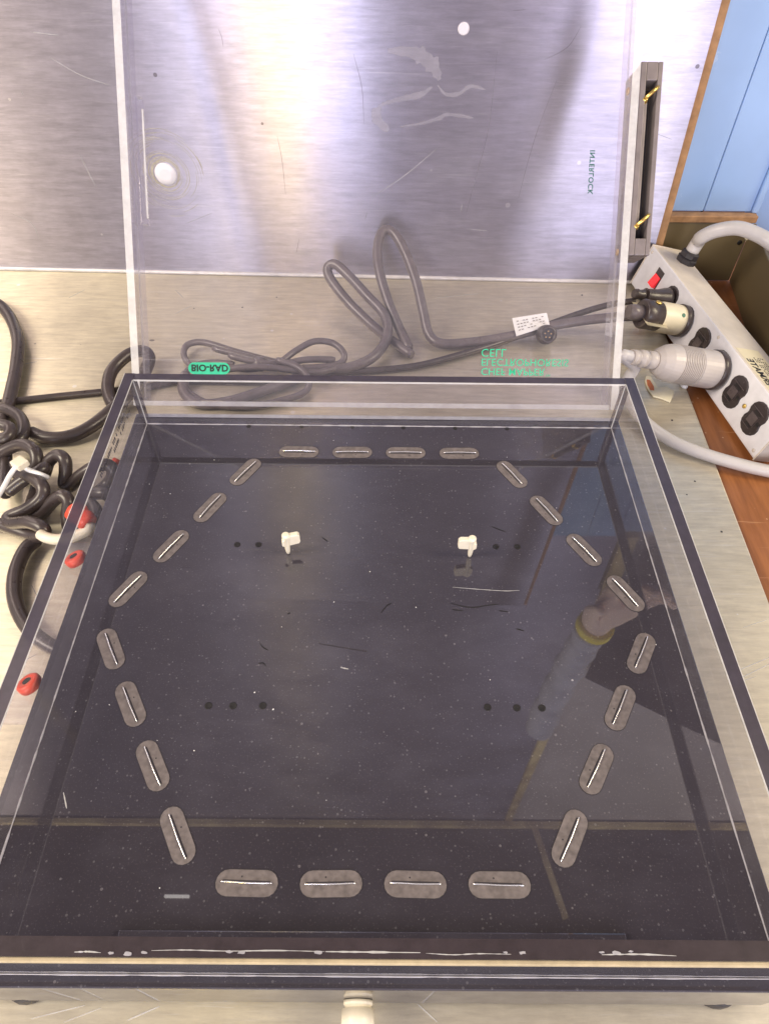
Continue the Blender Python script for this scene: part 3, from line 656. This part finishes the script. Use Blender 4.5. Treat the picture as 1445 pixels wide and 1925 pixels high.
# the big grey loops
cable('loop_cable', [(350, 700, .012), (345, 735, .007), (372, 758, .006), (430, 755, .006), (520, 726, .007), (600, 696, .008), (660, 690, .010), (705, 668, .014), (728, 630, .020), (722, 592, .030), (690, 556, .040), (655, 518, .050), (630, 497, .055), (616, 504, .050), (622, 526, .042), (655, 568, .030), (700, 612, .018), (735, 640, .010), (775, 668, .007)], .0056, 'cable_grey', 'grey cable whose left loop leans against the backsplash')
cable('loop_cable', [(770, 658, .008), (748, 612, .020), (727, 560, .038), (712, 505, .058), (710, 460, .074), (722, 433, .082), (742, 440, .080), (764, 480, .066), (782, 530, .048), (795, 585, .028), (806, 628, .012), (830, 646, .008), (890, 643, .008), (960, 632, .010), (1030, 614, .014), (1100, 602, .020), (1160, 596, .028), (1215, 592, .036)], .0056, 'cable_grey', 'grey cable with the tallest loop, running right to the cream plug')
# white tag and barrel connector on that cable
tg = thing('cable_tag', at(996, 616, BZ + .02), 'white paper tag folded over the grey cable behind the lid', 'tag')
c0, c1, c2, c3 = zt(1033, 612, .018), zt(970, 632, .015), zt(962, 598, .024), zt(1027, 588, .027)
b = MB(); nn = (c1 - c0).cross(c3 - c0).normalized() * .0004
b.add([c0, c1, c2, c3, c0 + nn, c1 + nn, c2 + nn, c3 + nn], [(0, 3, 2, 1), (4, 5, 6, 7), (0, 1, 5, 4), (1, 2, 6, 5), (2, 3, 7, 6), (3, 0, 4, 7)]); b.build('tag_sheet', 'paper', tg)
b = MB()
for r_ in range(4):
    for k in range(9):
        if random.random() < .7:
            a0 = .1 + k * .09; bb = .2 + r_ * .17
            P = lambda a, q: c2.lerp(c3, a).lerp(c1.lerp(c0, a), q) + nn * (2.2 if nn.y < 0 or nn.z > 0 else -1.2)
            b.add([P(a0, bb), P(a0 + .055, bb), P(a0 + .055, bb + .045), P(a0, bb + .045)], [(0, 1, 2, 3)])
b.build('tag_print', 'cable_grey', tg)
cn = thing('barrel_connector', at(1028, 628, BZ + .018), 'small round black connector hanging beside the white tag', 'connector')
c = at(1028, 629, BZ + .018); ax = (CAM - c).normalized() + Vector((.25, 0, 0))
b = MB(); b.lathe([(.0095, -.012), (.0108, -.010), (.0108, -.002), (.0095, 0), (.0098, .002), (.0098, .005), (.0086, .006), (.0070, .006), (.0066, .002)], c, ax, 20); b.build('shell', 'cable_black', cn)
b = MB()
for k in range(5):
    t = 2 * math.pi * k / 5; U = ax.orthogonal().normalized(); W_ = ax.normalized().cross(U)
    b.lathe([(.0008, .001), (.0008, .004)], c + (U * math.cos(t) + W_ * math.sin(t)) * .0036, ax, 6)
b.build('pins', 'screw', cn)

# coiled cord at the far left: fat turns zigzagging over each other
coil = thing('coiled_cord', at(60, 930, BZ), 'fat black coiled cord with zigzag turns left of the tank', 'cord')
turns = [
 [(-30, 770, .012), (5, 768, .014), (36, 782, .016), (46, 806, .016), (36, 828, .014), (0, 838, .012), (-30, 836, .012)],
 [(-30, 796, .026), (4, 799, .028), (20, 806, .028), (14, 822, .026), (-15, 828, .024)],
 [(-20, 868, .012), (8, 848, .020), (40, 836, .028), (64, 846, .030), (70, 870, .024), (58, 890, .014), (30, 884, .010), (14, 870, .010)],
 [(12, 852, .012), (10, 880, .012), (8, 915, .014), (12, 930, .016)],
 [(14, 926, .018), (42, 904, .026), (68, 890, .030), (84, 880, .030), (78, 884, .022), (84, 890, .014), (92, 868, .024), (108, 856, .030), (122, 864, .030), (124, 886, .022), (122, 910, .012), (132, 914, .012), (152, 894, .022), (178, 878, .030), (203, 874, .030), (213, 888, .024), (204, 908, .014), (184, 926, .010)],
 [(30, 890, .026), (58, 896, .032), (80, 914, .032), (78, 936, .026), (50, 958, .018), (18, 972, .014), (22, 984, .016), (54, 982, .026), (80, 992, .028), (82, 1006, .022), (62, 1006, .014), (30, 996, .012), (0, 986, .010), (-30, 984, .010)],
 [(60, 968, .010), (80, 962, .014), (100, 942, .024), (118, 932, .030), (130, 944, .028), (128, 968, .020), (132, 996, .012), (146, 1004, .010)],
 [(154, 936, .014), (176, 928, .024), (198, 928, .028), (206, 934, .020)],
 [(150, 944, .012), (168, 946, .022), (182, 964, .026), (180, 990, .018), (172, 1002, .010)],
 [(74, 900, .010), (68, 924, .012), (60, 950, .012), (66, 966, .012)],
]
for t in turns:
    b = MB(); b.tube([zt(*p) for p in t], .0058, 12, sub=8); b.build('coil_turn', 'cable_black', coil)
b = MB(); b.tube([zt(*p) for p in [(72, 1012, .009), (48, 1034, .009), (31, 1072, .009), (27, 1112, .009), (36, 1150, .009), (58, 1186, .009), (90, 1212, .009), (130, 1232, .008)]], .0060, 12, sub=8); b.build('cord_tail', 'cable_black', coil)
rp = thing('red_plug', at(155, 972, BZ), 'red plug on a short white lead beside the coiled cord', 'plug')
p0, p1 = zt(138, 958, .044), zt(170, 985, .038)
b = MB(); b.lathe([(.0040, -.003), (.0088, 0), (.0092, .006), (.0075, .010), (.0086, .0125), (.0082, (p1 - p0).length - .004), (.0070, (p1 - p0).length)], p0, p1 - p0, 18); b.build('plug_body', 'red', rp)
b = MB(); b.tube([zt(*p) for p in [(168, 982, .040), (166, 994, .036), (150, 1004, .032), (128, 1012, .030), (104, 1014, .030), (86, 1010, .030), (76, 1004, .028)]], .0046, 10, sub=8); b.build('white_lead', 'cream', rp)
b = MB(); b.lathe([(.0058, 0), (.0050, .006)], zt(216, 876, .022), (0.3, .6, .2), 12); tag(b.build('red_plug_tip', 'red'), 'small red tip showing behind the tank wall near the coiled cord', 'plug')
tie = thing('cable_tie', at(38, 872, BZ + .03), 'white cable tie with loose end around the coiled cord', 'cable tie')
b = MB(); b.box((-.006, -.0055, -.003), (.006, .0055, .003), 0, lambda v: zt(38, 871, .046) + Matrix.Rotation(-.6, 3, 'Z') @ v); b.build('tie_head', 'cream', tie, .001)
b = MB(); b.tube([zt(*p) for p in [(34, 874, .045), (20, 892, .042), (6, 918, .040), (-20, 960, .038)]], .0022, 8, sub=6); b.tube([zt(*p) for p in [(42, 872, .045), (52, 882, .040), (78, 892, .036), (92, 898, .030)]], .0022, 8, sub=6); b.build('tie_strap', 'white', tie)

# ================================================================== power strip
PA = Vector((0.3123, 0.5317, -0.0535)); PB = Vector((0.3636, 0.2239, -0.0590))
a_ = (PB - PA).normalized(); v_ = Vector((0.2700, 0.0268, 0.9630)); v_ = (v_ - a_ * v_.dot(a_)).normalized(); n_ = a_.cross(v_).normalized()
if n_.x > 0: n_ = -n_                            # outward from the outlet face
PL = 0.312; PW = 0.0520; PD = 0.0445
def PX(v): return PA + a_ * v.x + v_ * v.y + n_ * v.z          # x along, y up the face, z out of the face
ps = thing('power_strip', PA, 'pale grey metal power strip with black outlets lying tilted on the desk', 'power strip')
b = MB(); b.box((0, 0, -PD), (PL, PW, 0), 0, PX, [1, 0, 0, 1, 1, 0]); b.build('strip_body', ['strip_paint', 'strip_side'], ps, 0.0018)
b = MB(); b.box((-.0012, -.0006, -PD - .0004), (0.0004, PW + .0006, .0004), 0, PX); b.build('end_cap', 'strip_side', ps, .0004)
b = MB(); b.box((PL - .0002, -.0006, -PD - .0004), (PL + .0014, PW + .0006, .0004), 0, PX); b.build('end_cap', 'strip_side', ps, .0004)
def outlet(s):
    pts = []
    for k in range(15):
        t = R(-60 + 300 * k / 14) + R(210); pts.append((s + .0150 * math.cos(t), .0262 + .0160 * math.sin(t)))
    # two round lobes joined by a waist, long way across the strip
    pts = []
    for k in range(11): t = R(-30 + 240 * k / 10); pts.append((s + .0128 * math.cos(t), .0325 + .0112 * math.sin(t)))
    for k in range(11): t = R(150 + 240 * k / 10); pts.append((s + .0128 * math.cos(t), .0195 + .0112 * math.sin(t)))
    b = MB(); b.prism(pts, 0.0001, 0.0016, PX, 0, None, 0.0007)
    o = b.build('outlet', 'outlet', ps)
    for yy, hh in ((.0325, 1), (.0195, -1)):
        pass
    b = MB(); b.box((s - .0066, .0195, .0017), (s + .0046, .0300, .0024), 0, PX)
    b.box((s - .0100, .0345, .0017), (s + .0086, .0352, .0021), 0, PX); b.box((s - .0096, .0150, .0017), (s + .0030, .0156, .0021), 0, PX); b.box((s + .0052, .0188, .0017), (s + .0059, .0305, .0021), 0, PX)
    b.build('outlet_face', 'outlet_worn', o, .0003)
    b = MB()
    for lo, hi in (((s - .0050, .0312), (s + .0046, .0334)), ((s - .0042, .0164), (s + .0030, .0184))):
        b.box((lo[0], lo[1], .0016), (hi[0], hi[1], .0019), 0, PX)
    b.lathe([(.0022, .0015), (.0022, .0020)], PX(Vector((s + .0085, .0250, 0))), n_, 10); b.build('slot', 'hole', o)
for s in (.0795, .1195, .1605, .2000, .2420, .2820): outlet(s)
b = MB(); b.lathe([(.0024, 0), (.0022, .0009), (.0008, .0011)], PX(Vector((.2625, .0250, .0002))), n_, 12); b.build('brass_screw', 'brass', ps)
for xx, yy in ((.006, .046), (.178, .0465), (.306, .006)):
    b = MB(); b.lathe([(.0019, 0), (.0017, .0007), (.0008, .0009)], PX(Vector((xx, yy, .0001))), n_, 10); b.build('rivet', 'strip_side', ps)
b = MB(); b.box((.0330, .0205, .0001), (.0475, .0420, .0008), 0, PX); sw = b.build('switch_frame', 'outlet', ps)
sm, snt, spb, so = new_mat('lit_red_switch')
spb.inputs['Base Color'].default_value = (.8, .02, .03, 1); spb.inputs['Roughness'].default_value = .2
spb.inputs['Emission Color'].default_value = (1, .03, .04, 1); spb.inputs['Emission Strength'].default_value = .35
M['switch'] = sm
b = MB(); b.add([PX(Vector(q)) for q in ((.0345, .0215, .0008), (.0462, .0215, .0008), (.0462, .0345, .0008), (.0345, .0345, .0008), (.0345, .0215, .0052), (.0462, .0215, .0052), (.0462, .0345, .0018), (.0345, .0345, .0018))], [(0, 3, 2, 1), (4, 5, 6, 7), (0, 1, 5, 4), (1, 2, 6, 5), (2, 3, 7, 6), (3, 0, 4, 7)]); b.build('rocker', 'switch', sw)
# upper side label
def PT(x0, d0): return lambda v: PX(Vector((x0 - v.x, PW + .0004 + v.z, -d0 + v.y)))
b = MB(); b.box((.202, PW + .0001, -.0330), (.300, PW + .0003, -.0035), 0, PX); b.build('rating_label', 'label_yellow', ps)
lettering('label_lettering', 'POWERMATE', lambda v: PX(Vector((.290 - v.x, PW + .0005 + v.z, -.0060 - v.y))), .0118, 'ink', ps, .0001, .98)
b = MB()
for r_ in range(5):
    for k in range(22):
        if random.random() < .7: b.box((.216 + k * .003, PW + .00035, -.0185 - r_ * .0027), (.2178 + k * .003, PW + .0005, -.0175 - r_ * .0027), 0, PX)
b.build('label_print', 'ink', ps)
# gland and white cable leaving over the top
gp = PX(Vector((.0270, PW, -.0330)))
b = MB(); b.lathe([(.0120, -.0005), (.0122, .005), (.0100, .0065), (.0112, .0075), (.0108, .0120), (.0085, .0135)], gp, v_, 8, smooth=False); b.build('cable_gland', 'rubber', ps)
g0 = gp + v_ * .012
arc = [g0, g0 + v_ * .014]
for px, py, y in ((1318, 446, .500), (1345, 434, .492), (1385, 429, .482), (1420, 440, .470), (1450, 458, .460), (1500, 500, .45), (1560, 580, .44)): arc.append(aty(px, py, y))
b = MB(); b.tube(arc, .0078, 14, sub=8)
tag(b.build('white_cord', 'cable_white'), 'dirty white cable arching from the top of the power strip', 'cable')

# plugs: axis straight out of the outlet face
def plug_frame(s, y=.0262):
    o = PX(Vector((s, y, .0018))); return o
# 1: black moulded plug
o1 = plug_frame(.0795, .027); t1 = thing('black_plug', o1, 'black moulded plug in the outlet nearest the red switch', 'plug')
b = MB(); b.lathe([(.0115, 0), (.0135, .002), (.0130, .006), (.0095, .016), (.0080, .030), (.0085, .032)], o1, n_, 18); b.build('plug_body', 'cable_black', t1)
b = MB(); b.lathe([(.0060, .032), (.0064, .036), (.0050, .040), (.0060, .043), (.0048, .047)], o1, n_, 14); b.build('strain_relief', 'cable_black', t1)
cable('plug_lead', [(1110, 583, .020), (1150, 574, .026)], .004, 'cable_black', 'x') if False else None
# 2: cream and black plug
o2 = plug_frame(.1195, .026); t2 = thing('cream_plug', o2, 'cream and black round plug with a green dot in the second outlet', 'plug')
b = MB(); b.lathe([(.0175, 0), (.0178, .002), (.0178, .0055), (.0170, .006)], o2, n_, 24); b.build('plug_collar', 'cable_black', t2)
b = MB(); b.lathe([(.0165, .006), (.0168, .010), (.0166, .030), (.0160, .033), (.0160, .0345)], o2, n_, 24); b.build('plug_body', 'cream_plug', t2)
b = MB(); b.lathe([(.0158, .0346), (.0158, .054), (.0140, .056)], o2, n_, 24)
b.build('plug_clamp', 'cable_black', t2)
side = n_.cross(Vector((0, 0, 1))).normalized(); upv = side.cross(n_).normalized()
if upv.z < 0: upv = -upv
for sg in (1, -1):
    b = MB(); b.box((.030, -.0050, .0130), (.0575, .0050, .0172), 0, lambda v, sg=sg: o2 + n_ * v.x + a_ * v.y * 1 + (upv * .35 + a_ * -1).normalized() * 0 + (a_ * sg) * v.z); b.build('clamp_jaw', 'cream_plug', t2, .0006)
b = MB(); b.lathe([(.0034, .0), (.0034, .0012), (.0016, .0014)], o2 + n_ * .042 + upv * .0158, upv, 12); b.build('clamp_screw', 'brass', t2)
b = MB(); b.lathe([(.0024, .0), (.0022, .0006)], o2 + n_ * .0125 + (upv * .75 + a_ * .66).normalized() * .0166, (upv * .75 + a_ * .66), 12); b.build('green_dot', 'green_dark', t2)
b = MB(); b.lathe([(.0092, .056), (.0085, .066), (.0070, .072)], o2, n_, 14); b.build('strain_relief', 'cable_grey', t2)
# 3: large pale grey round connector
o3 = plug_frame(.2050, .024); t3 = thing('grey_connector', o3, 'large pale grey ribbed round connector in the middle outlet', 'connector')
b = MB(); b.lathe([(.0205, 0), (.0210, .002), (.0210, .0055), (.0200, .007)], o3, n_, 28); b.build('plug_collar', 'cable_black', t3)
prof = [(.0196, .007), (.0198, .009), (.0196, .030)]
for k in range(12): prof += [(.0184, .0311 + k * .0021), (.0184, .0317 + k * .0021), (.0197, .0320 + k * .0021), (.0197, .0329 + k * .0021)]
prof += [(.0196, .058), (.0180, .066), (.0140, .074), (.0100, .078)]
b = MB(); b.lathe(prof, o3, n_, 32, smooth=False); b.build('plug_body', 'grey_plug', t3)
b = MB(); b.lathe([(.0088, .078), (.0092, .079), (.0092, .086), (.0072, .087), (.0072, .089), (.0090, .090), (.0088, .096), (.0070, .097), (.0068, .099), (.0080, .100), (.0076, .106)], o3, n_, 20); b.build('strain_relief', 'grey_plug', t3)
e3 = o3 + n_ * .104
b = MB()
tail = [e3, e3 + n_ * .012]
for px, py, h in ((1192, 690, .040), (1180, 712, .026), (1178, 740, .014), (1192, 770, .010), (1222, 802, .009), (1268, 832, .008), (1330, 856, .007), (1400, 876, .006), (1450, 887, .005), (1520, 902, .005)): tail.append(zt(px, py, h))
b.tube(tail, .0060, 14, sub=8); tag(b.build('connector_cord', 'cable_white'), 'pale grey cord curving from the grey connector across the bench edge', 'cable')

# torn scrap and chip on the bench
sc = thing('torn_scrap', at(1236, 735, BZ), 'torn yellowish scrap with an orange stain on the bench edge', 'scrap')
out = [(1213, 708), (1222, 710), (1230, 722), (1236, 730), (1252, 728), (1266, 738), (1264, 746), (1258, 758), (1244, 752), (1226, 747), (1217, 735), (1211, 718)]
b = MB(); P = [at(x, y, BZ + .0004) for x, y in out]; b.prism([(p.x, p.y) for p in P], BZ + .0003, BZ + .0022); b.build('scrap_paper', 'scrap', sc, .0006)
P = [at(x, y, BZ + .003) for x, y in [(1215, 713), (1221, 714), (1228, 726), (1229, 733), (1222, 732), (1216, 722)]]
b = MB(); b.prism([(p.x, p.y) for p in P], BZ + .0023, BZ + .0028); b.build('stain_patch', 'orange_scrap', sc)
b = MB(); b.lathe([(.001, 0), (.0042, .001), (.0038, .004), (.0012, .0055)], at(1283, 728, BZ + .0002), (0.2, 0, 1), 9); tag(b.build('plaster_chip', 'white'), 'small white chip beside the torn scrap', 'chip')

# ================================================================== arm reaching down at the right (mirrored in the tank floor)
pn = thing('person', (0.325, 0.30, 0.45), 'arm in pale blue sleeve with yellow wristband reaching down at right of the lid', 'person')
wr = Vector((.326, .300, .470)); tip = Vector((.372, .292, .352)); hd = (tip - wr).normalized(); ac = hd.cross(Vector((0, 1, 0))).normalized()
if ac.x < 0: ac = -ac
dp = Vector((0, -1, 0))
sk = bpy.data.meshes.new('hand'); V = []; Eg = []; Rd = []
def addv(p, r): V.append(tuple(p)); Rd.append(r); return len(V) - 1
el = addv(wr - hd * .02 + Vector((-.006, 0, .09)), .020); w0 = addv(wr, .021); p0 = addv(wr + hd * .035, .030); Eg += [(el, w0), (w0, p0)]
for q, (off, ln) in enumerate(((-.030, .060), (-.010, .070), (.011, .065), (.030, .052))):
    k0 = addv(wr + hd * .072 + ac * off, .0125); k1 = addv(wr + hd * (.072 + ln * .45) + ac * off * 1.12 + dp * .006, .0092); k2 = addv(wr + hd * (.072 + ln * .75) + ac * off * 1.12 + dp * .020, .0082); k3 = addv(wr + hd * (.072 + ln * .88) + ac * off * 1.1 + dp * .034, .0070)
    Eg += [(p0, k0), (k0, k1), (k1, k2), (k2, k3)]
t0 = addv(wr + hd * .022 - ac * .030 + dp * .008, .0135); t1 = addv(wr + hd * .048 - ac * .048 + dp * .022, .0105); t2 = addv(wr + hd * .070 - ac * .050 + dp * .034, .0085); Eg += [(w0, t0), (t0, t1), (t1, t2)]
sk.from_pydata(V, Eg, []); ho = bpy.data.objects.new('hand', sk); COL.objects.link(ho)
M['skin'] = plain('pink_skin', (0.88, 0.70, 0.62), 0.5, 0, 0.1, 40); sk.materials.append(M['skin'])
md = ho.modifiers.new('skin', 'SKIN'); ss = ho.modifiers.new('sub', 'SUBSURF'); ss.levels = 2; ss.render_levels = 2
for i, r in enumerate(Rd): sk.skin_vertices[0].data[i].radius = (r, r * .85)
sk.skin_vertices[0].data[1].use_root = True
ho.parent = pn; ho.matrix_parent_inverse = world(pn).inverted()
M['sleeve'] = plain('pale_blue_sleeve', (0.50, 0.52, 0.64), 0.8, 0, 0.15, 30); M['yellow'] = plain('yellow_wristband', (1.0, 0.82, 0.01), 0.5)
b = MB(); b.tube([wr + Vector((-.003, 0, .030)), wr + Vector((-.008, 0, .08)), wr + Vector((-.016, -.004, .15)), wr + Vector((-.026, -.012, .24)), wr + Vector((-.034, -.024, .34))], lambda t: .0235 + .002 * t + .0016 * math.sin(t * 31) + .001 * math.sin(t * 73), 20, sub=12); b.build('sleeve', 'sleeve', pn)
b = MB(); b.lathe([(.0262, 0), (.0282, .002), (.0282, .013), (.0262, .015)], wr + Vector((0, 0, .012)), Vector((-.1, 0, 1)), 24); b.build('wristband', 'yellow', pn)
